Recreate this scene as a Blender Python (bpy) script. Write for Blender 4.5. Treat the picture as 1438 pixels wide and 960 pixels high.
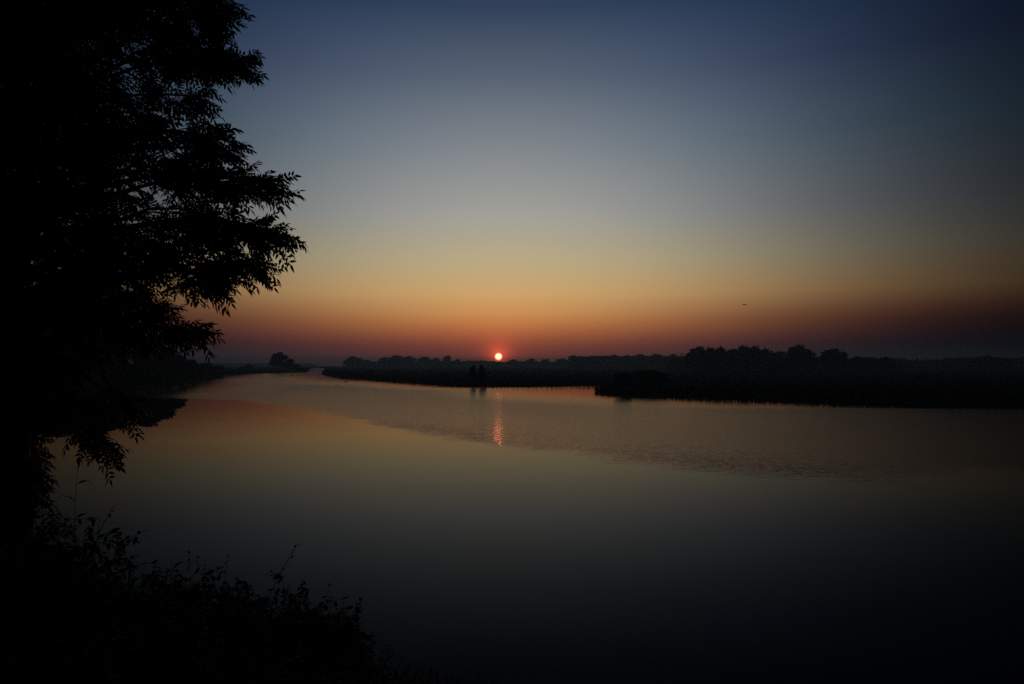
import bpy, math, random
import numpy as np
from mathutils import Vector

for o in list(bpy.data.objects):
    bpy.data.objects.remove(o, do_unlink=True)
scene = bpy.context.scene
COL = scene.collection
R = math.radians

# ------------------------------------------------------------------ camera
F = 1081.0                     # focal length in photo pixels (1438 wide)
EYE = 4.0
PITCH = math.atan(31.0 / F)
cam_d = bpy.data.cameras.new("camera")
cam = bpy.data.objects.new("camera", cam_d)
COL.objects.link(cam)
cam.location = (0, 0, EYE)
cam.rotation_euler = (R(90) + PITCH, 0, 0)
cam_d.sensor_width = 36.0
cam_d.lens = F / 1438 * 36.0
cam_d.clip_start = 0.1
cam_d.clip_end = 6000
scene.camera = cam


def at(px, py, Y):
    """world point seen at a photo pixel, at depth Y"""
    x = (px - 719) / F
    v = (480 - py) / F
    c, s = math.cos(PITCH), math.sin(PITCH)
    wy = c - s * v
    wz = s + c * v
    k = Y / wy
    return Vector((x * k, Y, EYE + wz * k))


# ------------------------------------------------------------------ sky and sun
SUN_AZ = math.atan2(700 - 719, F)
SUN_EL = math.atan(11.0 / F)
SUN_DIR = Vector((math.sin(SUN_AZ) * math.cos(SUN_EL), math.cos(SUN_AZ) * math.cos(SUN_EL), math.sin(SUN_EL)))


def lin(c):
    return [((v / 255) / 12.92 if v / 255 <= 0.04045 else ((v / 255 + 0.055) / 1.055) ** 2.4) for v in c]


world = bpy.data.worlds.new("World")
scene.world = world
world.use_nodes = True
nt = world.node_tree
nt.nodes.clear()
N = nt.nodes
L = nt.links


def node(tree, kind, **kw):
    n = tree.nodes.new(kind)
    for k, v in kw.items():
        setattr(n, k, v)
    return n


def m(op, a, b=None, tree=nt, c=None):
    n = tree.nodes.new('ShaderNodeMath')
    n.operation = op
    for i, v in enumerate((a, b, c)):
        if v is None:
            continue
        if isinstance(v, (int, float)):
            n.inputs[i].default_value = v
        else:
            tree.links.new(v, n.inputs[i])
    return n.outputs[0]


def scale_col(col, fac):
    n = N.new('ShaderNodeVectorMath')
    n.operation = 'SCALE'
    if isinstance(col, (tuple, list)):
        n.inputs[0].default_value = col
    else:
        L.new(col, n.inputs[0])
    if isinstance(fac, (int, float)):
        n.inputs['Scale'].default_value = fac
    else:
        L.new(fac, n.inputs['Scale'])
    return n.outputs[0]


def add_col(a, b):
    n = N.new('ShaderNodeVectorMath')
    n.operation = 'ADD'
    L.new(a, n.inputs[0])
    L.new(b, n.inputs[1])
    return n.outputs[0]


tc = N.new('ShaderNodeTexCoord')
nrm = N.new('ShaderNodeVectorMath')
nrm.operation = 'NORMALIZE'
L.new(tc.outputs['Generated'], nrm.inputs[0])
sep = N.new('ShaderNodeSeparateXYZ')
L.new(nrm.outputs[0], sep.inputs[0])
DEG = 180 / math.pi
elev = m('MULTIPLY', m('ARCSINE', sep.outputs[2]), DEG)
az = m('SUBTRACT', m('MULTIPLY', m('ARCTAN2', sep.outputs[0], sep.outputs[1]), DEG), SUN_AZ * DEG + 0.6)
az2 = m('MULTIPLY', az, az)
sigc = m('ADD', 11.0, m('MULTIPLY', m('MAXIMUM', elev, 0.0), 0.12))


def gauss(x2, sig):
    if isinstance(sig, (int, float)):
        return m('EXPONENT', m('MULTIPLY', x2, -0.5 / sig / sig))
    return m('EXPONENT', m('DIVIDE', m('MULTIPLY', x2, -0.5), m('MULTIPLY', sig, sig)))


w = gauss(az2, sigc)
h = gauss(az2, 16.5)
RAMP_TOP = 60.0
DEN = 0.00082
TOPZ = 17.0


def haze_t(e):
    d = 1800.0 if e <= 0.05 else min(1800.0, (TOPZ - EYE) / math.tan(R(e)))
    return math.exp(-DEN * d)


CENTRE = [(511, (60, 36, 38)), (500, (88, 47, 43)), (490, (108, 57, 47)), (484, (120, 64, 48)), (470, (160, 92, 57)),
          (454, (188, 121, 70)), (440, (200, 143, 84)), (414, (204, 163, 106)), (390, (195, 168, 121)), (364, (185, 170, 134)),
          (304, (163, 162, 154)), (204, (127, 134, 140)), (104, (87, 99, 115)), (4, (49, 65, 90))]
SIDE = [(511, (14, 19, 24)), (500, (17, 22, 27)), (490, (18, 24, 29)), (484, (14, 23, 28)), (470, (36, 31, 31)),
        (454, (72, 42, 32)), (440, (92, 60, 42)), (414, (117, 91, 61)), (390, (115, 97, 73)), (364, (106, 100, 84)),
        (304, (86, 89, 92)), (204, (59, 75, 87)), (104, (34, 53, 75)), (4, (13, 40, 62))]
HAZE_COMP = 0.62        # how much of the haze's dimming the sky makes up for
cs, ss = [], []
for (y, c), (_, s) in zip(CENTRE, SIDE):
    e = math.degrees(math.atan((511 - y) / F))
    t = haze_t(e) ** HAZE_COMP
    c, s = np.array(lin(c)) / t, np.array(lin(s)) / t
    sg = 11 + 0.12 * e
    w24 = math.exp(-0.5 * (24 / sg) ** 2)
    sv = np.maximum((s - w24 * c) / (1 - w24), 0.25 * s)
    cs.append((e, c))
    ss.append((e, sv / math.exp(-0.5 * (24 / 16.5) ** 2)))
cs.append((40, np.array(lin((24, 36, 58)))))
cs.append((60, np.array(lin((14, 22, 38)))))
ss.append((40, np.array(lin((24, 36, 58)))))
ss.append((60, np.array(lin((14, 22, 38)))))


def ramp(stops):
    r = N.new('ShaderNodeValToRGB')
    r.color_ramp.interpolation = 'LINEAR'
    el = r.color_ramp.elements
    while len(el) > 1:
        el.remove(el[-1])
    for i, (e, c) in enumerate(stops):
        p = e / RAMP_TOP
        x = el[0] if i == 0 else el.new(p)
        x.position = p
        x.color = (c[0], c[1], c[2], 1)
    L.new(m('DIVIDE', elev, RAMP_TOP), r.inputs[0])
    return r.outputs[0]


c_col = scale_col(ramp(cs), w)
s_col = scale_col(ramp(ss), m('MULTIPLY', m('SUBTRACT', 1.0, w), h))
sky = add_col(c_col, s_col)
# air glow round the sun and the disc itself
dotn = N.new('ShaderNodeVectorMath')
dotn.operation = 'DOT_PRODUCT'
L.new(nrm.outputs[0], dotn.inputs[0])
dotn.inputs[1].default_value = SUN_DIR
ang = m('MULTIPLY', m('ARCCOSINE', m('MINIMUM', dotn.outputs['Value'], 1.0)), DEG)
glow1 = m('EXPONENT', m('DIVIDE', ang, -0.42))
glow2 = m('EXPONENT', m('DIVIDE', ang, -2.2))
sky = add_col(sky, scale_col((2.2, 0.20, 0.07), glow1))
sky = add_col(sky, scale_col((0.22, 0.026, 0.008), glow2))
mr = N.new('ShaderNodeMapRange')
mr.interpolation_type = 'SMOOTHSTEP'
L.new(ang, mr.inputs[0])
mr.inputs[1].default_value = 0.31
mr.inputs[2].default_value = 0.14
disc = mr.outputs[0]
sky = add_col(sky, scale_col((11.0, 3.6, 1.8), disc))
# physical sky as the faint overall fill
nis = N.new('ShaderNodeTexSky')
nis.sky_type = 'NISHITA'
nis.sun_disc = False
nis.sun_elevation = SUN_EL
nis.sun_rotation = SUN_AZ
nis.air_density = 1.0
nis.dust_density = 2.0
sky = add_col(sky, scale_col(nis.outputs[0], 0.0003))
bg = N.new('ShaderNodeBackground')
L.new(sky, bg.inputs[0])
bg.inputs[1].default_value = 1.0
wo = N.new('ShaderNodeOutputWorld')
L.new(bg.outputs[0], wo.inputs[0])
world.cycles.sampling_method = 'MANUAL'
world.cycles.sample_map_resolution = 2048

sun_d = bpy.data.lights.new("sun", 'SUN')
sun_d.energy = 0.005
sun_d.angle = R(0.53)
sun_d.color = (1.0, 0.22, 0.13)
sun = bpy.data.objects.new("sun", sun_d)
COL.objects.link(sun)
sun.rotation_euler = (-SUN_DIR).to_track_quat('-Z', 'Y').to_euler()

vs = scene.view_settings
vs.view_transform = 'Standard'
vs.look = 'None'
vs.exposure = 0.0
vs.gamma = 1.0
vs.use_curve_mapping = False
cy = scene.cycles
cy.max_bounces = 5
cy.diffuse_bounces = 1
cy.glossy_bounces = 2
cy.transmission_bounces = 2
cy.volume_bounces = 0
cy.sample_clamp_indirect = 4.0
cy.use_denoising = False

# ------------------------------------------------------------------ helpers
random.seed(11)
rng = np.random.default_rng(11)


def tag(o, label=None, cat=None, group=None, kind=None):
    for k, v in (('label', label), ('category', cat), ('group', group), ('kind', kind)):
        if v:
            o[k] = v
    return o


def empty(name, loc):
    o = bpy.data.objects.new(name, None)
    COL.objects.link(o)
    o.location = loc
    o.empty_display_size = 0.3
    return o


def link(name, me, mat=None, parent=None):
    o = bpy.data.objects.new(name, me)
    COL.objects.link(o)
    if mat is not None and not me.materials:
        me.materials.append(mat)
    if parent:
        o.parent = parent
    return o


def mesh_from(name, verts, loops, starts, smooth=False):
    verts = np.asarray(verts, np.float32)
    me = bpy.data.meshes.new(name)
    me.vertices.add(len(verts))
    me.vertices.foreach_set('co', verts.ravel())
    me.loops.add(len(loops))
    me.loops.foreach_set('vertex_index', np.asarray(loops, np.int32))
    me.polygons.add(len(starts))
    me.polygons.foreach_set('loop_start', np.asarray(starts, np.int32))
    if smooth:
        me.polygons.foreach_set('use_smooth', np.ones(len(starts), bool))
    me.update(calc_edges=True)
    me.validate()
    return me


class MB:
    """collects polygons of any size into one mesh"""
    def __init__(self):
        self.v, self.l, self.s, self.nv, self.nl = [], [], [], 0, 0

    def polys(self, arr):                      # arr (M, k, 3)
        arr = np.asarray(arr, np.float32)
        M, k = arr.shape[:2]
        self.v.append(arr.reshape(-1, 3))
        self.l.append(np.arange(M * k) + self.nv)
        self.s.append(np.arange(M) * k + self.nl)
        self.nv += M * k
        self.nl += M * k

    def quads(self, V, Q):
        V = np.asarray(V, np.float32)
        Q = np.asarray(Q, np.int64)
        self.v.append(V)
        self.l.append((Q + self.nv).ravel())
        self.s.append(np.arange(len(Q)) * Q.shape[1] + self.nl)
        self.nv += len(V)
        self.nl += Q.size

    def tube(self, pts, radii, seg=6):
        pts = [Vector(p) for p in pts]
        ref = Vector((0.31, 0.17, 0.93))
        rings = []
        for i, p in enumerate(pts):
            d = (pts[min(i + 1, len(pts) - 1)] - pts[max(i - 1, 0)])
            if d.length < 1e-9:
                d = Vector((0, 0, 1))
            d.normalize()
            a = d.cross(ref)
            if a.length < 1e-3:
                a = d.cross(Vector((1, 0, 0)))
            a.normalize()
            b = d.cross(a)
            for k in range(seg):
                t = 2 * math.pi * k / seg
                rings.append(p + (a * math.cos(t) + b * math.sin(t)) * radii[i])
        q = []
        for i in range(len(pts) - 1):
            for k in range(seg):
                k2 = (k + 1) % seg
                q.append((i * seg + k, i * seg + k2, (i + 1) * seg + k2, (i + 1) * seg + k))
        self.quads([tuple(v) for v in rings], q)

    def mesh(self, name, smooth=False):
        return mesh_from(name, np.concatenate(self.v), np.concatenate(self.l), np.concatenate(self.s), smooth)

    def build(self, name, mat, parent=None, smooth=False):
        return link(name, self.mesh(name, smooth), mat, parent)


def curve(a, b, sag, n=7, wob=0.0):
    a, b = Vector(a), Vector(b)
    out = []
    for i in range(n):
        t = i / (n - 1)
        p = a.lerp(b, t)
        p.z += sag * 4 * t * (1 - t)
        if 0 < i < n - 1 and wob:
            p += Vector((random.uniform(-wob, wob), random.uniform(-wob, wob), random.uniform(-wob, wob)))
        out.append(p)
    return out


# ------------------------------------------------------------------ materials
def principled(name):
    mt = bpy.data.materials.new(name)
    mt.use_nodes = True
    return mt, mt.node_tree, mt.node_tree.nodes['Principled BSDF']


def noisy_mat(name, c1, c2, scale, rough=0.8, spec=0.2, bump=0.0):
    mt, t, b = principled(name)
    tcn = t.nodes.new('ShaderNodeTexCoord')
    no = t.nodes.new('ShaderNodeTexNoise')
    no.inputs['Scale'].default_value = scale
    no.inputs['Detail'].default_value = 5
    t.links.new(tcn.outputs['Object'], no.inputs['Vector'])
    rp = t.nodes.new('ShaderNodeValToRGB')
    rp.color_ramp.elements[0].position = 0.35
    rp.color_ramp.elements[1].position = 0.65
    rp.color_ramp.elements[0].color = (*c1, 1)
    rp.color_ramp.elements[1].color = (*c2, 1)
    t.links.new(no.outputs[0], rp.inputs[0])
    t.links.new(rp.outputs[0], b.inputs['Base Color'])
    b.inputs['Roughness'].default_value = rough
    b.inputs['Specular IOR Level'].default_value = spec
    if bump:
        bp = t.nodes.new('ShaderNodeBump')
        bp.inputs['Strength'].default_value = 0.6
        bp.inputs['Distance'].default_value = bump
        t.links.new(no.outputs[0], bp.inputs['Height'])
        t.links.new(bp.outputs[0], b.inputs['Normal'])
    return mt


M_GROUND = noisy_mat('meadow_soil', (0.011, 0.014, 0.007), (0.022, 0.024, 0.012), 0.35, 1.0, 0.0, 0.08)
M_BARK = noisy_mat('bark', (0.035, 0.028, 0.020), (0.075, 0.062, 0.048), 14.0, 0.9, 0.1, 0.01)
M_ASHLEAF = noisy_mat('ash_leaf', (0.030, 0.050, 0.016), (0.055, 0.080, 0.028), 3.0, 0.6, 0.2)
M_FARLEAF = noisy_mat('tree_leaf', (0.030, 0.044, 0.018), (0.055, 0.070, 0.030), 0.4, 1.0, 0.0)
M_WEED = noisy_mat('weed_leaf', (0.030, 0.048, 0.016), (0.060, 0.075, 0.030), 5.0, 0.7, 0.15)
M_REED = noisy_mat('reed_blade', (0.050, 0.052, 0.024), (0.085, 0.075, 0.040), 2.0, 1.0, 0.0)
M_FEATHER = noisy_mat('feather', (0.03, 0.026, 0.022), (0.07, 0.06, 0.05), 30.0, 0.8, 0.1)
M_BEAK = noisy_mat('beak', (0.25, 0.16, 0.04), (0.3, 0.2, 0.05), 30.0, 0.5, 0.3)

# water: dark river water with a wind-ruffled zone stored as a mesh attribute
M_WATER, t, b = principled('river_water')
b.inputs['Base Color'].default_value = (0.002, 0.0025, 0.0025, 1)
b.inputs['IOR'].default_value = 1.059
at_n = t.nodes.new('ShaderNodeAttribute')
at_n.attribute_name = 'ruffle'
geo = t.nodes.new('ShaderNodeNewGeometry')


def wnoise(sx, sy, scale, detail):
    mp = t.nodes.new('ShaderNodeMapping')
    mp.inputs['Scale'].default_value = (sx, sy, 1)
    mp.inputs['Rotation'].default_value = (0, 0, R(14))
    t.links.new(geo.outputs['Position'], mp.inputs[0])
    n = t.nodes.new('ShaderNodeTexNoise')
    n.inputs['Scale'].default_value = scale
    n.inputs['Detail'].default_value = detail
    n.inputs['Roughness'].default_value = 0.55
    t.links.new(mp.outputs[0], n.inputs['Vector'])
    return n.outputs[0]


n1 = wnoise(0.55, 1.0, 2.3, 3.0)
n2 = wnoise(0.6, 1.0, 0.35, 1.0)
n3 = wnoise(1.0, 1.0, 0.12, 1.0)
calm = m('MULTIPLY', n2, 0.0035, tree=t)
at_r = t.nodes.new('ShaderNodeAttribute')
at_r.attribute_name = 'ripple'
amp = m('MULTIPLY', at_r.outputs['Fac'], 0.085, tree=t)
hh = m('ADD', calm, m('MULTIPLY', n1, amp, tree=t), tree=t)
bp = t.nodes.new('ShaderNodeBump')
bp.inputs['Strength'].default_value = 1.0
bp.inputs['Distance'].default_value = 1.0
t.links.new(hh, bp.inputs['Height'])
t.links.new(bp.outputs[0], b.inputs['Normal'])
t.links.new(m('ADD', 0.012, m('MULTIPLY', m('SUBTRACT', at_n.outputs['Fac'], m('MULTIPLY', at_r.outputs['Fac'], 0.8, tree=t), tree=t), 0.27, tree=t), tree=t), b.inputs['Roughness'])

# ------------------------------------------------------------------ terrain and water
RIVER = np.array([(60, -20), (30, -2), (12, 5), (5, 7.2), (1, 8.6), (-1.5, 9.8), (-4, 11.5), (-7.5, 14), (-14.5, 21.5), (-21, 31),
                  (-29, 43), (-41, 62), (-52, 82), (-57, 100), (-57, 112), (-62, 128), (-68, 149), (-86, 206), (-118, 315),
                  (-121, 372), (-110, 412), (-236, 900), (-217, 900), (-95, 385), (-75, 309), (-53, 240), (-38, 206), (-26, 176),
                  (-17, 157), (-7.7, 142), (-2.5, 144), (5.5, 144), (11, 148.5), (20, 157), (31, 171), (32, 167), (21, 139),
                  (13.6, 121), (12.3, 116), (14.4, 103.5), (21.4, 96), (29.9, 85), (37.9, 77), (47, 71), (57, 64), (80, 54),
                  (150, 34), (420, -60), (400, -170)], float)


def sdist(P):
    """distance to the river's edge, positive on land"""
    P = np.asarray(P, float)
    d2 = np.full(len(P), 1e12)
    inside = np.zeros(len(P), bool)
    n = len(RIVER)
    for i in range(n):
        a, b_ = RIVER[i], RIVER[(i + 1) % n]
        ab = b_ - a
        tt = np.clip(((P - a) @ ab) / (ab @ ab), 0, 1)
        q = P - (a + tt[:, None] * ab)
        d2 = np.minimum(d2, (q * q).sum(1))
        cond = ((a[1] > P[:, 1]) != (b_[1] > P[:, 1]))
        if a[1] != b_[1]:
            xi = a[0] + (P[:, 1] - a[1]) / (b_[1] - a[1]) * ab[0]
            inside ^= cond & (P[:, 0] < xi)
    d = np.sqrt(d2)
    return np.where(inside, -d, d)


def wob(x, y, s, seed):
    r = np.random.default_rng(seed)
    out = 0
    for k in range(6):
        a = r.uniform(0, 6.28)
        f = s * r.uniform(0.6, 2.2)
        out = out + np.sin((x * math.cos(a) + y * math.sin(a)) * f + r.uniform(0, 6.28))
    return out / 6


def ground_z(P):
    P = np.asarray(P, float)
    d = sdist(P)
    x, y = P[:, 0], P[:, 1]
    r = np.hypot(x, y)
    d = d + 0.03 * np.clip(r, 4, 160) * 0.35 * wob(x, y, 8.0 / np.clip(r, 20, 200).mean(), 3)
    near = np.exp(-(r / 26) ** 2)
    cap = 0.42 + 1.98 * near + 0.14 * wob(x, y, 0.05, 5) + 0.05 * wob(x, y, 0.4, 6)
    land = np.maximum(np.minimum(d * 0.36, cap), 0.0)
    land = np.minimum(land, cap)
    # a soft shoulder where the bank levels out
    land = cap * (1 - np.exp(-d.clip(0) * 0.36 / np.maximum(cap, .1)))
    bed = -np.minimum(1.6, 0.02 + (-d).clip(0) * 0.35)
    return np.where(d > 0, land + 0.01, bed)


def polar(name, r0, r1, ratio, a_fine, a_coarse, half):
    rs = [r0]
    while rs[-1] < r1:
        rs.append(rs[-1] * ratio)
    rs[-1] = r1
    rs = np.array(rs)
    an = list(np.arange(-half, half + 1e-6, a_fine)) + list(np.linspace(half, 360 - half, int((360 - 2 * half) / a_coarse) + 1)[1:-1])
    an = np.radians(np.array(an))
    A, RR = np.meshgrid(an, rs)
    X, Y = RR * np.sin(A), RR * np.cos(A)
    nr, na = X.shape
    idx = np.arange(nr * na).reshape(nr, na)
    j2 = np.roll(np.arange(na), -1)
    q = np.stack([idx[:-1, :], idx[1:, :], idx[1:, j2], idx[:-1, j2]], -1)[:, :, :].reshape(-1, 4)[:, ::-1]
    P = np.stack([X.ravel(), Y.ravel()], 1)
    c = np.array([[0, 0]])
    P = np.concatenate([P, c])
    ci = nr * na
    tri = np.stack([np.full(na, ci), np.arange(na)[j2], np.arange(na)], 1)
    return P, q, tri


def sheet(name, P, z, q, tri, mat):
    V = np.column_stack([P, z])
    loops = np.concatenate([q.ravel(), tri.ravel()])
    starts = np.concatenate([np.arange(len(q)) * 4, len(q) * 4 + np.arange(len(tri)) * 3])
    me = mesh_from(name, V, loops, starts, True)
    return link(name, me, mat)


P, q, tri = polar('ground', 0.7, 1800, 1.018, 0.2, 3.0, 42)
gz = ground_z(P)
ground = sheet('ground', P, gz, q, tri, M_GROUND)
tag(ground, 'dark flat meadows and river banks', None, None, 'structure')

# ruffled zone: everything beyond this wind line; px line of the wind's edge put down on the water
EDGE = [(60, 557), (170, 556), (250, 558.5), (340, 562), (440, 579), (560, 601), (700, 627), (850, 643), (1000, 653),
        (1150, 661), (1438, 669), (1900, 676)]
ex = np.array([(4 * F / (y - 511)) * (x - 719) / F for x, y in EDGE])
ey = np.array([4 * F / (y - 511) for x, y in EDGE])
P, q, tri = polar('water', 3.0, 1000, 1.012, 0.2, 4.0, 42)
x, y = P[:, 0], P[:, 1]
line = np.interp(x, ex, ey)
wd = y - line + 2.2 * wob(x, y, 0.35, 21) + 1.5 * wob(x, y, 1.1, 22) + 2.0 * wob(x, y, 0.09, 25)
ruf = 1 / (1 + np.exp(-wd / 0.9))
sd = -sdist(P)
shore = np.clip((sd - 3.0 + 3.0 * wob(x, y * 0.25, 0.09, 24)) / 22.0, 0, 1)
fade = np.where(y > 70, 0.12 + 0.88 * shore, 1.0)
patch = 0.85 + 0.3 * wob(x, y * 0.3, 0.12, 23)
ruf = np.clip(ruf * fade * patch, 0, 1.1)
ruf[y < 2] = 0
water = sheet('water', P, np.zeros(len(P)), q, tri, M_WATER)
av = water.data.attributes.new('ruffle', 'FLOAT', 'POINT')
av.data.foreach_set('value', ruf.astype(np.float32))
rip = ruf * (0.10 + 0.90 * np.exp(-np.maximum(wd, 0) / (14 + 6 * wob(x, y, 0.1, 31)))) * (0.22 + 0.78 * np.exp(-((x - 1) / 13.0) ** 2))
rip = rip * np.clip(0.9 + 0.7 * wob(x, y * 0.5, 0.22, 32), 0.3, 1.4)
av = water.data.attributes.new('ripple', 'FLOAT', 'POINT')
av.data.foreach_set('value', np.minimum(rip, ruf).astype(np.float32))
tag(water, 'calm river water with a ruffled band', None, None, 'structure')


def gz1(x, y):
    return float(ground_z(np.array([(x, y)]))[0])


# ------------------------------------------------------------------ far reeds and woods (stuff)
def blades(mb, base, hgt, wid, lean):
    n = len(base)
    a = rng.uniform(0, math.pi, n)
    side = np.stack([np.cos(a), np.sin(a), np.zeros(n)], 1) * wid[:, None]
    la = rng.uniform(0, 2 * math.pi, n)
    tip = base + np.stack([np.cos(la) * lean, np.sin(la) * lean, hgt], 1)
    mid = base * 0.45 + tip * 0.55
    mid[:, 2] += hgt * 0.08
    mb.polys(np.stack([base - side, base + side, mid + side * 0.8, tip, mid - side * 0.8], 1))


def along_bank(i0, i1, n, inland, hmin, hmax):
    seg = RIVER[i0:i1 + 1]
    ln = np.hypot(*(seg[1:] - seg[:-1]).T)
    cum = np.concatenate([[0], np.cumsum(ln)])
    s = rng.uniform(0, cum[-1], n)
    k = np.clip(np.searchsorted(cum, s) - 1, 0, len(ln) - 1)
    tt = (s - cum[k]) / ln[k]
    p = seg[k] + (seg[k + 1] - seg[k]) * tt[:, None]
    p = p + rng.normal(0, 1, (n, 2)) * inland
    d = sdist(p)
    keep = d > 0.0
    p, s = p[keep], s[keep]
    hv = (hmin + (hmax - hmin) * (0.5 + 0.5 * np.sin(s * 0.35) * np.sin(s * 0.11 + 1)) ) * rng.uniform(0.6, 1.1, len(p))
    return p, hv


mb = MB()
for (i0, i1, n, inl, h0, h1, wd_) in ((21, 34, 26000, 3.0, 0.45, 0.95, 0.05), (34, 46, 24000, 2.4, 0.5, 1.1, 0.03),
                                      (12, 21, 22000, 3.0, 0.8, 1.9, 0.04), (8, 12, 9000, 1.0, 0.8, 1.7, 0.012)):
    p, hv = along_bank(i0, i1, n, inl, h0, h1)
    z = ground_z(p)
    base = np.column_stack([p, np.maximum(z, 0) - 0.03])
    blades(mb, base, hv, np.full(len(p), wd_), hv * 0.22)
reeds = mb.build('reeds', M_REED)
tag(reeds, 'dark low reeds fringing the far river banks', 'reeds', None, 'stuff')


def leaf_cloud(mb, cen, size, flat=0.35):
    """one irregular leaf-spray quad at each centre"""
    n = len(cen)
    u = rng.normal(0, 1, (n, 3))
    u[:, 2] *= 0.7
    u /= np.linalg.norm(u, axis=1)[:, None]
    v = rng.normal(0, 1, (n, 3))
    v -= (v * u).sum(1)[:, None] * u
    v /= np.linalg.norm(v, axis=1)[:, None]
    s = size * rng.uniform(0.5, 1.25, n)
    u, v = u * s[:, None], v * (s * rng.uniform(0.35, 0.8, n))[:, None]
    mb.polys(np.stack([cen - u, cen - u * 0.1 + v, cen + u, cen + u * 0.2 - v], 1))


mb = MB()
def woods(px0, px1, Y, top_py, vary, n, size, seed):
    x0, x1 = (px0 - 719) / F * Y, (px1 - 719) / F * Y
    xs = rng.uniform(x0, x1, n)
    ht = EYE + (511 - top_py) / F * Y
    vr = vary / F * Y
    prof = ht + vr * (0.6 * wob(xs, xs * 0, 0.35 * 100 / Y * 2, seed) + 0.9 * np.abs(wob(xs, xs * 0, 0.9 * 100 / Y * 2, seed + 1)) - 0.5)
    zz = prof * rng.uniform(0.0, 1.0, n) ** 0.8
    yy = Y + rng.normal(0, 14, n)
    leaf_cloud(mb, np.column_stack([xs, yy, zz + 0.3]), np.full(n, size))
woods(486, 830, 1080, 506.5, 2.5, 16000, 1.3, 40)
woods(800, 990, 720, 499.5, 3.0, 12000, 1.0, 42)
woods(970, 1100, 400, 494, 3.0, 9000, 0.7, 54)
woods(940, 1260, 470, 502.5, 3.0, 14000, 0.8, 44)
woods(1235, 1390, 560, 505.2, 1.2, 8000, 0.8, 46)
woods(1330, 2100, 430, 502.0, 2.2, 20000, 0.8, 48)
woods(-900, 90, 420, 490, 8, 12000, 1.0, 50)
woods(90, 440, 1500, 509.5, 0.8, 8000, 1.4, 52)
wd_o = mb.build('distant_woods', M_FARLEAF)
tag(wd_o, 'dim far woods along the flat horizon', 'woods', None, 'stuff')


# ------------------------------------------------------------------ distant trees
def tree_meshes(idx, H, W, nleaf, size, lobes, lean=0.0, base_frac=0.12):
    """crown + trunk meshes of one broadleaf tree, standing at the origin"""
    r = np.random.default_rng(100 + idx)
    mbc, mbt = MB(), MB()
    tops = []
    for k in range(lobes):
        t_ = (k + 0.5) / lobes
        hz = H * (base_frac + 0.16 + (0.86 - base_frac - 0.16) * t_)
        ringr = W * 0.5 * 0.66 * math.sqrt(max(0.05, 1 - (max(t_ - 0.35, 0) / 0.7) ** 2))
        a = r.uniform(0, 6.28) if k else 0.4
        cx = math.cos(a + 2.4 * k) * ringr * r.uniform(0.55, 1.0) + lean * hz
        cyy = math.sin(a + 2.4 * k) * ringr * r.uniform(0.5, 1.0)
        rad = np.array([W * 0.27, W * 0.27, H * 0.15]) * r.uniform(0.7, 1.15)
        tops.append((np.array([cx, cyy, hz]), rad))
    tops.append((np.array([lean * H * .85, 0, H * 0.88]), np.array([W * 0.2, W * 0.2, H * 0.12])))
    tops.append((np.array([lean * H * .5, 0, H * 0.5]), np.array([W * 0.36, W * 0.36, H * 0.33])))
    n_each = nleaf // len(tops)
    for c, rad in tops:
        v = r.normal(0, 1, (n_each, 3))
        v /= np.linalg.norm(v, axis=1)[:, None]
        v *= (r.uniform(0.0, 1.0, n_each) ** 0.42)[:, None] * (1 + 0.22 * r.normal(0, 1, n_each))[:, None]
        leaf_cloud(mbc, c + v * rad, np.full(n_each, size))
    mbt.tube([(0, 0, -0.4), (lean * H * .15, 0.05, H * 0.18), (lean * H * .4, -0.05, H * 0.42), (lean * H * .7, 0, H * 0.75)],
             [H * 0.028, H * 0.022, H * 0.016, H * 0.004], 7)
    for c, rad in tops[:-1]:
        z0 = max(H * 0.15, c[2] * 0.55)
        mbt.tube(curve((lean * z0, 0, z0), tuple(c), -0.02 * H, 5, 0.01 * H), [H * 0.012, H * .010, H * .008, H * .005, H * .002], 5)
    return mbc.mesh('crown'), mbt.mesh('trunk', True)


PROTO = {}


def put_tree(name, px, top, wpx, Y, label, cat='tree', group=None, style=0, near=False):
    p = at(px, 511, Y)
    g = gz1(p.x, Y)
    g = max(g, 0.05)
    H = EYE + (511 - top) / F * Y - g
    W = wpx / F * Y
    key = (style, near)
    if key not in PROTO:
        n, s = (9000, 0.030) if near else (2600, 0.048)
        lo = [6, 5, 8, 7, 4][style % 5]
        PROTO[key] = tree_meshes(style * 2 + near, 1.0, [0.72, 0.6, 0.85, 0.95, 0.7][style % 5], n, s, lo,
                                 [0.0, 0.06, -0.04, 0.0, 0.1][style % 5], [0.10, 0.06, 0.12, 0.02, 0.02][style % 5])
    cm, tm = PROTO[key]
    root = empty(name, (p.x, Y, g))
    w0 = [0.72, 0.6, 0.85, 0.95, 0.7][style % 5]
    root.scale = (W / w0, W / w0, H)
    root.rotation_euler = (0, 0, random.uniform(-0.5, 0.5))
    link('crown', cm, M_FARLEAF, root)
    link('trunk', tm, M_BARK, root)
    tag(root, label, cat, group)
    return root


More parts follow.
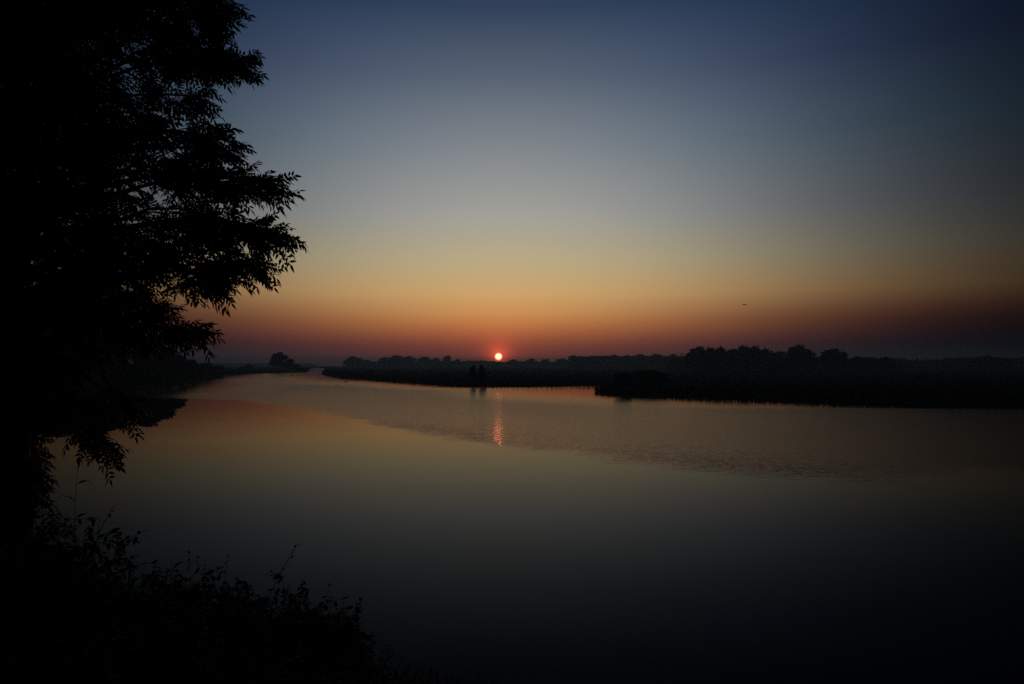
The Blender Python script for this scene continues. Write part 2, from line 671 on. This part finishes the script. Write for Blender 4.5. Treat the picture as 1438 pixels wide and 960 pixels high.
# dark trees on the left bank, behind the hanging ash sprays
LB = 'dark trees on the left bank'
put_tree('bank_tree', 80, 468, 110, 150, 'dark broad bank tree half hidden behind the near ash trunk', 'tree', LB, 0, True)
put_tree('bank_tree', 150, 472, 80, 156, 'tall dark bank tree standing behind the middle of the ash foliage', 'tree', LB, 2, True)
put_tree('bank_tree', 208, 477, 66, 165, 'dark bank tree whose crown mirrors as a black tongue on the calm water', 'tree', LB, 0, True)
put_tree('bank_tree', 234, 487, 38, 172, 'smaller dark tree closing the left bank group beside the open river', 'tree', LB, 1, True)
put_tree('riverside_bush', 178, 511, 110, 126, 'low wide thicket at the foot of the dark left bank trees', 'bush', LB, 3, True)
put_tree('riverside_bush', 252, 497, 26, 180, 'dark bush filling the gap between left bank trees and rounded bush', 'bush', 'bushes on the left bank', 2, True)
put_tree('riverside_bush', 268, 504, 36, 215, 'rounded dark bush just right of the left bank trees', 'bush', 'bushes on the left bank', 3, True)
put_tree('riverside_bush', 290, 508.5, 34, 250, 'middle low bush of the left bank point', 'bush', 'bushes on the left bank', 3, True)
put_tree('riverside_bush', 307, 511.5, 20, 285, 'last small bush at the tip of the left bank point', 'bush', 'bushes on the left bank', 2, True)
# across the bend
put_tree('lone_tree', 392, 494, 24, 440, 'lone tall misty tree on the far bank across the river bend', 'tree', None, 0)
put_tree('small_tree', 408, 503, 17, 445, 'shorter misty tree leaning against the lone far bank tree', 'tree', None, 1)
put_tree('far_bush', 418, 510.5, 12, 450, 'small misty bush right beside the lone far bank tree pair', 'bush', None, 3)
put_tree('far_bush', 349, 511, 14, 460, 'tiny pale bush by itself on the misty far bank left of the lone tree', 'bush', None, 2)
put_tree('far_bush', 338, 514, 9, 455, 'lowest pale bush far left on the misty far bank', 'bush', None, 3)
# treeline under and beside the sun
TL = 'hazy trees along the far treeline'
for px, top, w_, Y, st, lab in (
        (496, 499.8, 25, 900, 0, 'broad hazy tree at the left end of the far treeline'),
        (513, 504.5, 22, 930, 4, 'low hazy tree in the dip next to the broad treeline end'),
        (540, 500.8, 20, 920, 0, 'hazy round tree left of the tallest pair in the treeline'),
        (557, 498.0, 26, 900, 2, 'tallest hazy tree left of the sun, with a wide crown'),
        (574, 499.4, 21, 910, 0, 'hazy tree pressed against the right side of the tallest one'),
        (596, 499.8, 22, 930, 2, 'separate round hazy tree midway between treeline end and sun'),
        (613, 502.0, 20, 940, 3, 'flat hazy tree between the round tree and the narrow spire'),
        (629, 498.2, 14, 930, 1, 'narrow hazy tree rising as a spire left of the sun'),
        (643, 503.5, 16, 950, 3, 'low hazy tree just right of the narrow spire tree'),
        (721, 504.0, 18, 960, 0, 'first low hazy tree right of the setting sun'),
        (747, 502.6, 18, 960, 2, 'second hazy tree right of the setting sun, rounder'),
        (767, 503.4, 20, 950, 3, 'third hazy tree right of the setting sun, flat topped'),
        (790, 502.6, 20, 930, 0, 'fourth hazy tree right of the setting sun'),
        (835, 498.8, 24, 720, 2, 'hazy tree where the treeline starts to rise right of the sun'),
        (862, 497.6, 22, 710, 0, 'domed hazy tree above the mouth of the inlet'),
        (881, 498.0, 20, 710, 3, 'flat hazy tree right of the domed one above the inlet'),
        (898, 496.2, 20, 700, 1, 'pointed hazy tree halfway between inlet and the dark grove'),
        (922, 496.0, 24, 690, 2, 'wide hazy tree nearer the dark grove'),
        (945, 496.6, 24, 690, 3, 'last hazy tree before the dark grove begins')):
    put_tree('treeline_tree', px, top, w_, Y, lab, 'tree', TL, st)
# dark grove on the right meadow
GR = 'dark trees of the grove on the right meadow'
for px, top, w_, Y, st, lab in (
        (982, 486.3, 24, 330, 0, 'dark tree with a steep side at the left end of the grove'),
        (998, 487.0, 22, 335, 2, 'second tree from the left end of the dark grove'),
        (1012, 486.8, 22, 330, 3, 'flat topped grove tree before the dip in the canopy'),
        (1027, 489.5, 22, 340, 1, 'lower grove tree standing in the dip of the canopy'),
        (1045, 484.6, 24, 330, 2, 'highest rounded tree in the middle of the grove'),
        (1060, 485.6, 22, 335, 0, 'grove tree just right of the highest rounded one'),
        (1074, 489.0, 24, 335, 3, 'grove tree on the right shoulder of the canopy'),
        (1090, 495.0, 24, 340, 3, 'low tree sloping down at the right end of the grove'),
        (1104, 498.5, 18, 345, 4, 'lowest bushy tree in the gap before the tall single tree'),
        (1122, 484.0, 26, 320, 0, 'tall dark tree standing clear right of the grove'),
        (1139, 493.0, 20, 330, 2, 'small tree leaning on the right of the tall clear tree'),
        (1168, 489.0, 28, 320, 1, 'second tall dark tree standing clear, with a sloping right side'),
        (1184, 493.5, 22, 325, 3, 'low tree on the sloping side of the second tall tree'),
        (1200, 499.5, 20, 330, 4, 'first of three bushes right of the tall clear trees'),
        (1218, 501.0, 22, 335, 3, 'middle of three bushes right of the tall clear trees'),
        (1245, 500.5, 24, 335, 2, 'last of three bushes, ending the row on the right meadow'),
        (1386, 498.4, 26, 400, 3, 'low dark tree rising from the flat hedge far to the right')):
    put_tree('grove_tree', px, top, w_ * 1.3, Y, lab, 'tree', GR, st)
# slim shrubs on the spit's edge and low scrub on the meadow tip
put_tree('waterside_shrub', 664, 512.5, 11, 143.6, 'left one of two slim dark shrubs at the spit edge below the sun', 'shrub', 'shrubs on the spit', 1, True)
put_tree('waterside_shrub', 676, 512.0, 13, 144.6, 'right one of two slim dark shrubs at the spit edge below the sun', 'shrub', 'shrubs on the spit', 0, True)
put_tree('meadow_scrub', 877, 522.0, 34, 112, 'low scrub on the point of the right meadow by the inlet', 'bush', 'scrub on the right meadow', 3, True)
put_tree('meadow_scrub', 912, 519.0, 60, 128, 'wide low scrub behind the shore right of the inlet point', 'bush', 'scrub on the right meadow', 3, True)

# ------------------------------------------------------------------ near ash tree
LEAF6 = np.array([(0, 0), (0.28, 0.5), (0.62, 0.42), (1.0, 0.0), (0.62, -0.42), (0.28, -0.5)])


def ash_leaves(mb, base, dirs, L_, droop, pairs=5, ll=0.070, lw=0.024):
    """compound leaves: rachis with opposite leaflets and a terminal one"""
    n = len(base)
    dirs = dirs / np.linalg.norm(dirs, axis=1)[:, None]
    up = rng.normal(0, 0.55, (n, 3)) + np.array([0, 0, 1.0])
    side = np.cross(dirs, up)
    side /= np.linalg.norm(side, axis=1)[:, None] + 1e-9
    nor = np.cross(side, dirs)
    out = []
    slots = [(0.24 + 0.68 * i / (pairs - 1), s) for i in range(pairs) for s in (-1, 1)] + [(1.0, 0)]
    for u, s in slots:
        p = base + dirs * (L_ * u)[:, None]
        p = p - np.array([0, 0, 1.0]) * (droop * L_ * u * u)[:, None]
        tang = dirs - np.array([0, 0, 1.0]) * (2 * droop * u)[:, None]
        tang /= np.linalg.norm(tang, axis=1)[:, None]
        an = np.radians(rng.uniform(42, 62, n)) * s
        ax = tang * np.cos(an)[:, None] + side * np.sin(an)[:, None] + nor * rng.normal(-0.15, 0.2, n)[:, None]
        ax /= np.linalg.norm(ax, axis=1)[:, None]
        bx = np.cross(nor, ax)
        bx /= np.linalg.norm(bx, axis=1)[:, None]
        le = ll * rng.uniform(0.75, 1.15, n) * (1.0 if s else 1.1) * (L_ / 0.22)
        wi = lw * rng.uniform(0.8, 1.15, n) * (L_ / 0.22)
        poly = p[:, None, :] + ax[:, None, :] * (LEAF6[None, :, 0:1] * le[:, None, None]) + bx[:, None, :] * (LEAF6[None, :, 1:2] * wi[:, None, None])
        poly = poly - np.array([0, 0, 1.0]) * (LEAF6[None, :, 0:1] ** 2 * 0.14 * le[:, None, None])
        out.append(poly)
    mb.polys(np.concatenate(out))
    # rachis as a thin ribbon
    tipp = base + dirs * L_[:, None] - np.array([0, 0, 1.0]) * (droop * L_)[:, None]
    midp = base + dirs * (L_ * .5)[:, None] - np.array([0, 0, 1.0]) * (droop * L_ * .25)[:, None]
    wv = side * 0.0014
    mb.polys(np.stack([base - wv, base + wv, midp + wv, midp - wv], 1))
    mb.polys(np.stack([midp - wv, midp + wv, tipp + wv * .5, tipp - wv * .5], 1))


ash = empty('ash_tree', (-5.35, 8.2, gz1(-5.35, 8.2)))
tag(ash, 'large black ash tree with feathery leaves overhanging the water on the left', 'tree')
A0 = Vector(ash.location)
trunk_pts = [Vector((-5.30, 8.2, A0.z - 0.3)), Vector((-5.32, 8.2, A0.z + 0.25)), Vector((-5.35, 8.2, 2.6)), Vector((-5.45, 8.15, 4.0)),
             Vector((-5.40, 8.0, 5.4)), Vector((-5.55, 7.9, 7.0)), Vector((-5.5, 7.9, 8.6)), Vector((-5.6, 7.9, 10.2))]
mbt = MB()
mbt.tube([p - A0 for p in trunk_pts], [0.36, 0.27, 0.23, 0.21, 0.18, 0.14, 0.09, 0.03], 14)
trunk = mbt.build('trunk', M_BARK, ash, True)


def trunk_at(z):
    for a, b_ in zip(trunk_pts[:-1], trunk_pts[1:]):
        if a.z <= z <= b_.z:
            return a.lerp(b_, (z - a.z) / (b_.z - a.z))
    return trunk_pts[-1] if z > trunk_pts[-1].z else trunk_pts[0]


# boughs: photo pixel of the spray, depth, spread in px, twigs
LOBES = [
    (305, 12, 36, 26, 7.2, 24), (322, 84, 42, 16, 7.0, 22), (352, 88, 14, 8, 7.0, 6), (285, 135, 18, 12, 7.2, 9), (268, 60, 40, 40, 7.4, 26),
    (300, 190, 28, 18, 7.1, 16), (326, 212, 14, 12, 7.0, 8), (340, 252, 34, 14, 6.9, 16), (386, 262, 15, 12, 6.9, 11), (285, 245, 40, 26, 7.2, 20),
    (300, 305, 48, 24, 7.0, 26), (350, 322, 34, 13, 6.8, 16), (396, 328, 15, 10, 6.8, 11), (366, 366, 14, 12, 6.9, 10), (330, 372, 26, 14, 6.9, 13),
    (308, 392, 22, 12, 6.9, 12), (250, 345, 44, 26, 7.1, 20), (215, 375, 28, 16, 7.1, 12), (192, 415, 36, 16, 7.2, 13), (218, 432, 18, 10, 7.0, 7),
    (238, 452, 20, 8, 7.0, 7), (268, 460, 13, 7, 7.0, 8), (200, 462, 34, 9, 7.1, 10), (150, 448, 50, 16, 7.3, 16), (90, 440, 60, 22, 7.5, 22),
    (50, 580, 44, 26, 7.4, 26), (98, 600, 34, 13, 7.2, 14), (158, 584, 14, 6, 7.2, 6), (180, 592, 9, 8, 7.2, 6), (122, 630, 16, 9, 7.2, 9),
    (142, 648, 10, 7, 7.2, 5), (20, 540, 70, 40, 7.8, 40), (-60, 560, 70, 60, 8.0, 24), (20, 630, 26, 24, 7.6, 14),
    (95, 520, 40, 26, 7.6, 16), (40, 684, 12, 14, 7.3, 8), (34, 716, 12, 12, 7.3, 6),
]
limb_samples = []
twig_list = []           # (start, end, n leaves)
mb_limb = []
for (px, py, rx, ry, Y, nt_) in LOBES:
    if px > 255 and py < 440:
        px -= 9
    if py > 500:
        py -= 24
    ry *= 1.05
    if 200 < px < 330 and 420 < py < 500:
        py += 4
    c = at(px, py, Y)
    z0 = min(max(c.z - 0.55 + 0.12 * abs(c.x - A0.x) * 0.2, A0.z + 1.6), 8.5)
    if py > 500:
        z0 = 4.0 + random.uniform(-0.2, 0.5)
    s = trunk_at(z0)
    ln = (c - s).length
    pts = curve(s, c, 0.10 * ln if py < 500 else 0.16 * ln, 9, 0.035)
    r0 = 0.02 + 0.008 * ln * (0.8 if nt_ > 12 else 0.45)
    mbl = MB()
    mbl.tube([p - A0 for p in pts], list(np.linspace(r0, 0.008, 9)), 7)
    limb_samples += pts[3:]
    mb_limb.append(mbl)
    for k in range(max(3, int(nt_ * (1.12 if py < 500 else (0.85 if px > 50 else 1.5))))):
        a = random.uniform(0, 6.283)
        rr = math.sqrt(random.random())
        ed = at(px + rx * rr * math.cos(a), py + ry * rr * math.sin(a), Y + random.gauss(0, 0.22)) - Vector((0, 0, abs(random.gauss(0, .03))))
        st = c.lerp(s, random.uniform(0.02, 0.22))
        twig_list.append((st, ed, random.choice((6, 7, 8)), mbl))
limbs_big = []
# dense inner crown
inner = 0
samples = [Vector(p) for p in limb_samples] + [trunk_at(z) for z in np.linspace(4.2, 9.5, 12)]
twig_inner = []
POLY = np.array([(-330, -160), (260, -130), (282, 0), (282, 70), (240, 140), (240, 190), (258, 240), (245, 300), (218, 345), (185, 380),
                 (165, 425), (130, 460), (-330, 480)], float)


def in_poly(x, y):
    c = False
    n = len(POLY)
    for i in range(n):
        a, b_ = POLY[i], POLY[(i + 1) % n]
        if (a[1] > y) != (b_[1] > y) and x < a[0] + (y - a[1]) / (b_[1] - a[1]) * (b_[0] - a[0]):
            c = not c
    return c


while inner < 1400:
    px, py = random.uniform(-330, 300), random.uniform(-160, 480)
    if not in_poly(px, py):
        continue
    dens = 1.0 if px < 110 else 1.0 - 0.82 * (px - 110) / 190
    if px < -40:
        dens = 0.6
    if py < -20:
        dens *= 0.6
    if random.random() > dens:
        continue
    Y = random.uniform(6.3, 9.6)
    if px < 120 and random.random() < 0.5:
        Y = random.uniform(6.8, 8.2)
    ed = at(px, py, Y)
    st = ed + Vector((random.gauss(-0.25, 0.18), random.gauss(0, 0.25), random.gauss(-0.05, 0.15)))
    twig_inner.append((st, ed, random.choice((7, 8, 9))))
    inner += 1
mb_in = MB()
SA = np.array([tuple(p) for p in samples])
for st, ed, n in twig_inner:
    k = np.argmin(((SA - np.array(st)) ** 2).sum(1) + np.maximum(SA[:, 0] - st.x, 0) * 0.6)
    pts = curve(Vector(SA[k]), st, 0.05, 5, 0.03) + [st.lerp(ed, 0.5), ed]
    mb_in.tube([p - A0 for p in pts], [0.02, 0.017, 0.014, 0.011, 0.008, 0.005, 0.002], 4)
for st, ed, n, mbl in twig_list:
    ln = (ed - st).length
    pts = curve(st, ed, 0.06 * ln, 5, 0.015)
    mbl.tube([p - A0 for p in pts], [0.008, 0.0065, 0.005, 0.0035, 0.0015], 4)
for mbl in mb_limb:
    mbl.build('limb', M_BARK, ash, True)
mb_in.build('inner_branches', M_BARK, ash, True)


def twig_leaves(mb, twigs, L0):
    base, dirs = [], []
    for tw in twigs:
        st, ed, n = tw[0], tw[1], tw[2]
        d = (ed - st)
        dn = d.normalized()
        for i in range(n):
            u = 0.35 + 0.65 * i / (n - 1)
            p = st.lerp(ed, u) + Vector((0, 0, 0.06 * d.length * 4 * u * (1 - u)))
            sd_ = dn.cross(Vector((random.gauss(0, .5), random.gauss(0, .5), 1))).normalized() * (1 if i % 2 else -1)
            q_ = dn * 0.75 + sd_ * (0.9 if i < n - 1 else 0.15) + Vector((0, 0, random.gauss(-0.05, 0.3)))
            base.append(tuple(p - A0))
            dirs.append(tuple(q_))
    base, dirs = np.array(base), np.array(dirs)
    n = len(base)
    ash_leaves(mb, base, dirs, L0 * rng.uniform(0.75, 1.15, n), rng.uniform(0.05, 0.45, n))


mbf = MB()
twig_leaves(mbf, twig_list, 0.21)
twig_leaves(mbf, twig_inner, 0.23)
mbf.build('crown', M_ASHLEAF, ash)


# ------------------------------------------------------------------ plants on the near bank
def lance(mb, base, dirs, ln, wd_, droop):
    n = len(base)
    dirs = dirs / np.linalg.norm(dirs, axis=1)[:, None]
    side = np.cross(dirs, np.array([0, 0, 1.0]) + rng.normal(0, 0.3, (n, 3)))
    side /= np.linalg.norm(side, axis=1)[:, None] + 1e-9
    prof = np.array([(0, .25), (0.25, 1), (0.6, .8), (1, 0)])
    Ls, Rs = [], []
    for u, wv in prof:
        c = base + dirs * (ln * u)[:, None] - np.array([0, 0, 1.0]) * (droop * ln * u * u)[:, None]
        Ls.append(c - side * (wd_ * wv)[:, None])
        Rs.append(c + side * (wd_ * wv)[:, None])
    mb.polys(np.stack(Ls + Rs[::-1], 1))


def weed_plant(kind, nst, H, spread):
    """stems mesh and leaves mesh of one clump, standing at the origin"""
    ms, ml = MB(), MB()
    base, dirs, lns, wds, drp = [], [], [], [], []
    for k in range(nst):
        a = random.uniform(0, 6.283)
        r_ = spread * math.sqrt(random.random())
        b0 = Vector((r_ * math.cos(a), r_ * math.sin(a), -0.05))
        hh_ = H * random.uniform(0.4, 0.92) if k else H
        tip = b0 + Vector((random.gauss(0, 0.08) * H + 0.10 * math.cos(a) * H, random.gauss(0, 0.08) * H, hh_)) if kind != 'reed' else b0 + Vector((random.gauss(0, .05), random.gauss(0, .05), hh_))
        pts = curve(b0, tip, 0, 6, 0.012)
        ms.tube(pts, list(np.linspace(0.0065, 0.002, 6)), 5)
        if kind == 'nettle':
            nn = max(7, int(hh_ / 0.05))
            for i in range(nn):
                u = 0.15 + 0.85 * i / nn + random.uniform(-.02, .02)
                p = pts[0].lerp(pts[-1], u)
                an = (i % 2) * 1.57 + a
                for s in (0, math.pi):
                    base.append(tuple(p))
                    dirs.append((math.cos(an + s), math.sin(an + s), random.uniform(-0.1, 0.45)))
                    sc = 1.15 - 0.75 * u
                    lns.append(0.15 * sc * random.uniform(.7, 1.25))
                    wds.append(0.021 * sc)
                    drp.append(random.uniform(.2, .6))
            for i in range(3):
                base.append(tuple(pts[-1]))
                dirs.append((random.gauss(0, .8), random.gauss(0, .8), .7))
                lns.append(random.uniform(.03, .06))
                wds.append(0.008)
                drp.append(0.3)
        elif kind == 'reed':
            for i in range(9):
                u = 0.25 + 0.75 * i / 9
                p = pts[0].lerp(pts[-1], u)
                an = a + (i % 2) * math.pi + random.gauss(0, .4)
                base.append(tuple(p))
                dirs.append((math.cos(an) * .7, math.sin(an) * .7, 0.9))
                lns.append(random.uniform(.22, .42))
                wds.append(0.011)
                drp.append(random.uniform(.5, 1.1))
        elif kind == 'bush':
            for j in range(int(8 + 8 * H)):
                u = random.uniform(0.25, 1)
                p = pts[0].lerp(pts[-1], u)
                d = Vector((random.gauss(0, 1), random.gauss(0, 1), random.gauss(0.3, .6))).normalized()
                e = p + d * random.uniform(.12, .35)
                ms.tube([p, p.lerp(e, .5) + Vector((0, 0, .02)), e], [.004, .003, .0015], 4)
                for i in range(9):
                    base.append(tuple(p.lerp(e, 0.2 + 0.8 * i / 8)))
                    dirs.append((d.x * .6 + random.gauss(0, .8), d.y * .6 + random.gauss(0, .8), random.gauss(0.05, .5)))
                    lns.append(random.uniform(.05, .09))
                    wds.append(random.uniform(.013, .02))
                    drp.append(.3)
    lance(ml, np.array(base), np.array(dirs), np.array(lns), np.array(wds), np.array(drp))
    return ms.mesh('stems', True), ml.mesh('leaves')


PLANT = {'nettle': (26, .34), 'reed': (12, .16), 'bush': (26, .35)}


def put_plant(name, kind, px, top, Y, label, cat, group, v=0, wide=1.0):
    p = at(px, top, Y)
    g = gz1(p.x, Y)
    H = p.z - max(g, 0)
    root = empty(name, (p.x, Y, max(g, 0)))
    ms, ml = weed_plant(kind, PLANT[kind][0], H, PLANT[kind][1] * wide)
    root.rotation_euler = (0, 0, random.uniform(-1, 1))
    link('stems', ms, M_WEED, root)
    link('leaves', ml, M_WEED if kind != 'reed' else M_REED, root)
    tag(root, label, cat, group)
    return root


NB = 'weeds on the near bank'
put_plant('reed_clump', 'reed', 84, 650, 7.6, 'tall reed with narrow drooping leaves below the hanging ash branch', 'reed', None, 0, 0.7)
put_plant('bush', 'bush', 40, 672, 7.4, 'dense black bush against the foot of the ash trunk', 'bush', None, 0, 1.0)
put_plant('bush', 'bush', 92, 728, 7.0, 'leafy bush on the bank below the tall reed', 'bush', None, 1, 0.8)
put_plant('bush', 'bush', -40, 690, 6.8, 'black bush at the left picture edge behind the ash trunk', 'bush', None, 1, 1.2)
put_plant('reed_clump', 'reed', 168, 768, 6.9, 'thin grassy reed clump right of the leafy bush', 'reed', None, 1, 0.9)
put_plant('reed_clump', 'reed', 205, 782, 7.2, 'second thin reed clump before the pointed nettle clump', 'reed', None, 0, 0.9)
put_plant('nettle_clump', 'nettle', 288, 770, 7.4, 'pointed nettle clump rising highest in the middle of the bank weeds', 'nettle', NB, 0, 0.8)
put_plant('nettle_clump', 'nettle', 250, 800, 6.8, 'nettle clump left of the pointed one', 'nettle', NB, 1, 1.0)
put_plant('nettle_clump', 'nettle', 330, 812, 7.2, 'nettle clump between the pointed one and the leaning stalk', 'nettle', NB, 1, 0.9)
put_plant('nettle_clump', 'nettle', 380, 806, 7.5, 'bushy nettle clump at the foot of the leaning stalk', 'nettle', NB, 0, 1.0)
put_plant('nettle_clump', 'nettle', 432, 832, 7.3, 'round nettle clump right of the leaning stalk', 'nettle', NB, 1, 0.8)
put_plant('nettle_clump', 'nettle', 490, 843, 7.6, 'separate upright nettle clump near the right end of the weeds', 'nettle', NB, 0, 0.7)
put_plant('nettle_clump', 'nettle', 510, 888, 7.4, 'small nettle clump stepping down to the water', 'nettle', NB, 1, 0.6)
put_plant('nettle_clump', 'nettle', 590, 932, 7.6, 'lowest nettle clump where the bank meets the bottom edge', 'nettle', NB, 0, 0.7)
put_plant('nettle_clump', 'nettle', 455, 900, 6.3, 'dark nettle clump in front of the round one', 'nettle', NB, 0, 1.0)
put_plant('nettle_clump', 'nettle', 340, 880, 6.0, 'dark nettle clump deep in the front of the weeds', 'nettle', NB, 1, 1.1)
put_plant('nettle_clump', 'nettle', 200, 840, 6.0, 'dark nettle clump in front of the thin reeds', 'nettle', NB, 0, 1.2)
put_plant('nettle_clump', 'nettle', 90, 800, 5.8, 'dark nettle clump in front of the leafy bush', 'nettle', NB, 1, 1.2)
for k, (px, top, Y, wd_, lab) in enumerate((
        (285, 792, 7.2, .62, 'leafy low bush under the pointed nettle clump'),
        (345, 818, 7.1, .55, 'leafy low bush left of the foot of the leaning stalk'),
        (395, 808, 7.6, .5, 'leafy low bush right of the foot of the leaning stalk'),
        (432, 838, 7.2, .4, 'leafy low bush under the round nettle clump'),
        (474, 862, 7.6, .25, 'leafy low bush under the separate upright nettles'),
        (225, 800, 7.0, .6, 'leafy low bush at the second thin reed clump'),
        (150, 780, 6.9, .6, 'leafy low bush at the first thin reed clump'))):
    put_plant('bush', 'bush', px, top, Y, lab, 'bush', 'leafy bushes on the near bank', k, wd_)
# leaning seed stalk
s0 = at(372, 850, 7.4)
s1 = at(419, 761, 7.4)
g = gz1(s0.x, 7.4)
st_root = empty('seed_stalk', (s0.x - 0.1, 7.4, g))
tag(st_root, 'single thin seed stalk leaning right above the bank weeds', 'weed')
O = Vector(st_root.location)
ms, ml = MB(), MB()
pts = [Vector((0, 0, -0.05)), (s0 - O), (s0 - O).lerp(s1 - O, 0.5) + Vector((-0.015, 0, 0.02)), s1 - O]
ms.tube(pts, [0.006, 0.005, 0.0035, 0.002], 6)
base, dirs = [], []
for i in range(16):
    u = i / 15
    base.append(tuple(pts[1].lerp(pts[3], 0.35 + 0.65 * u)))
    dirs.append((random.gauss(0.2, .6), random.gauss(0, .6), random.uniform(.2, 1)))
n = len(base)
lance(ml, np.array(base), np.array(dirs), rng.uniform(.03, .06, n), np.full(n, .008), np.full(n, .2))
ms.build('stem', M_WEED, st_root, True)
ml.build('seed_leaves', M_WEED, st_root)

# short grass over the near bank
n = 42000
p = np.column_stack([rng.uniform(-14, 8, n), rng.uniform(0.8, 20, n)])
p = p[(sdist(p) > 0.02)]
z = ground_z(p)
mb = MB()
hv = rng.uniform(.12, .42, len(p))
blades(mb, np.column_stack([p, z - 0.02]), hv, np.full(len(p), .006), hv * .5)
tag(mb.build('grass', M_WEED), 'short dark grass over the near bank', 'grass', None, 'stuff')


# ------------------------------------------------------------------ duck and bird
def lathe(mb, prof, seg, axis_fn):
    V, Q = [], []
    for i, (u, r_) in enumerate(prof):
        for k in range(seg):
            t_ = 2 * math.pi * k / seg
            V.append(axis_fn(u, r_ * math.cos(t_), r_ * math.sin(t_)))
    for i in range(len(prof) - 1):
        for k in range(seg):
            k2 = (k + 1) % seg
            Q.append((i * seg + k, i * seg + k2, (i + 1) * seg + k2, (i + 1) * seg + k))
    mb.quads(V, Q)


dk = at(485.5, 535.6, 178)
mbd = MB()
lathe(mbd, [(-.34, .012), (-.28, .05), (-.18, .10), (0, .14), (.14, .12), (.22, .06), (.25, .01)], 12, lambda u, a, b_: (u, a, b_ * .85 + .05 + .05 * max(0, -u)))
lathe(mbd, [(0, .07), (.08, .055), (.15, .045), (.20, .062), (.26, .06), (.31, .008)], 10, lambda u, a, b_: (.19 + a + .05 * u, b_, .10 + u))
duck = mbd.build('duck', M_FEATHER, None, True)
duck.location = (dk.x, 178, 0.0)
tag(duck, 'tiny dark duck swimming alone off the spit', 'duck')
mbk = MB()
lathe(mbk, [(0, .02), (.05, .016), (.09, .004)], 6, lambda u, a, b_: (.25 + u, a, .325 + b_ * .5))
mbk.build('beak', M_BEAK, duck, True)

bd = at(1045.5, 428.3, 112)
mbd = MB()
lathe(mbd, [(-.24, .02), (-.14, .035), (0, .06), (.12, .052), (.18, .034), (.23, .03), (.27, .008)], 10, lambda u, a, b_: (-u, a, b_))
bird = mbd.build('bird', M_FEATHER, None, True)
bird.location = bd
bird.rotation_euler = (R(8), R(-6), R(18))
tag(bird, 'small dark bird flying above the right meadow', 'bird')
for s in (-1, 1):
    mbw = MB()
    top, bot = [], []
    stations = [(0.03, -.10, .10, .03), (0.16, -.13, .07, .075), (0.30, -.08, .07, .055), (0.46, .08, .12, -.02)]
    V = []
    for sp, x0, x1, zz in stations:
        V += [(x0, s * sp, zz + .008), (x1, s * sp, zz), (x0, s * sp, zz - .004), (x1, s * sp, zz - .006)]
    Q = []
    for i in range(3):
        a, c = i * 4, i * 4 + 4
        Q += [(a, a + 1, c + 1, c), (a + 2, c + 2, c + 3, a + 3), (a, c, c + 2, a + 2), (a + 1, a + 3, c + 3, c + 1)]
    mbw.quads(V, Q)
    mbw.build('wing', M_FEATHER, bird)
mbw = MB()
mbw.quads([(.20, -.02, .005), (.20, .02, .005), (.36, .06, .0), (.36, -.06, .0), (.20, -.02, -.005), (.20, .02, -.005), (.36, .06, -.006), (.36, -.06, -.006)],
          [(0, 1, 2, 3), (7, 6, 5, 4), (0, 4, 5, 1), (2, 6, 7, 3), (1, 5, 6, 2), (3, 7, 4, 0)])
mbw.build('tail', M_FEATHER, bird)

# ------------------------------------------------------------------ evening haze
mh = bpy.data.materials.new('haze')
mh.use_nodes = True
th = mh.node_tree
th.nodes.clear()
pv = th.nodes.new('ShaderNodeVolumePrincipled')
pv.inputs['Color'].default_value = (0.56, 0.80, 0.93, 1)
pv.inputs['Density'].default_value = DEN
pv.inputs['Anisotropy'].default_value = 0.42
mo = th.nodes.new('ShaderNodeOutputMaterial')
th.links.new(pv.outputs[0], mo.inputs['Volume'])
S, Z0 = 1850.0, -3.0
V = [(-S, -S, Z0), (S, -S, Z0), (S, S, Z0), (-S, S, Z0), (-S, -S, TOPZ), (S, -S, TOPZ), (S, S, TOPZ), (-S, S, TOPZ)]
mb = MB()
mb.quads(V, [(3, 2, 1, 0), (4, 5, 6, 7), (0, 1, 5, 4), (1, 2, 6, 5), (2, 3, 7, 6), (3, 0, 4, 7)])
hz = mb.build('haze', mh)
hz['kind'] = 'stuff'
hz['label'] = 'thin evening haze over the river land'
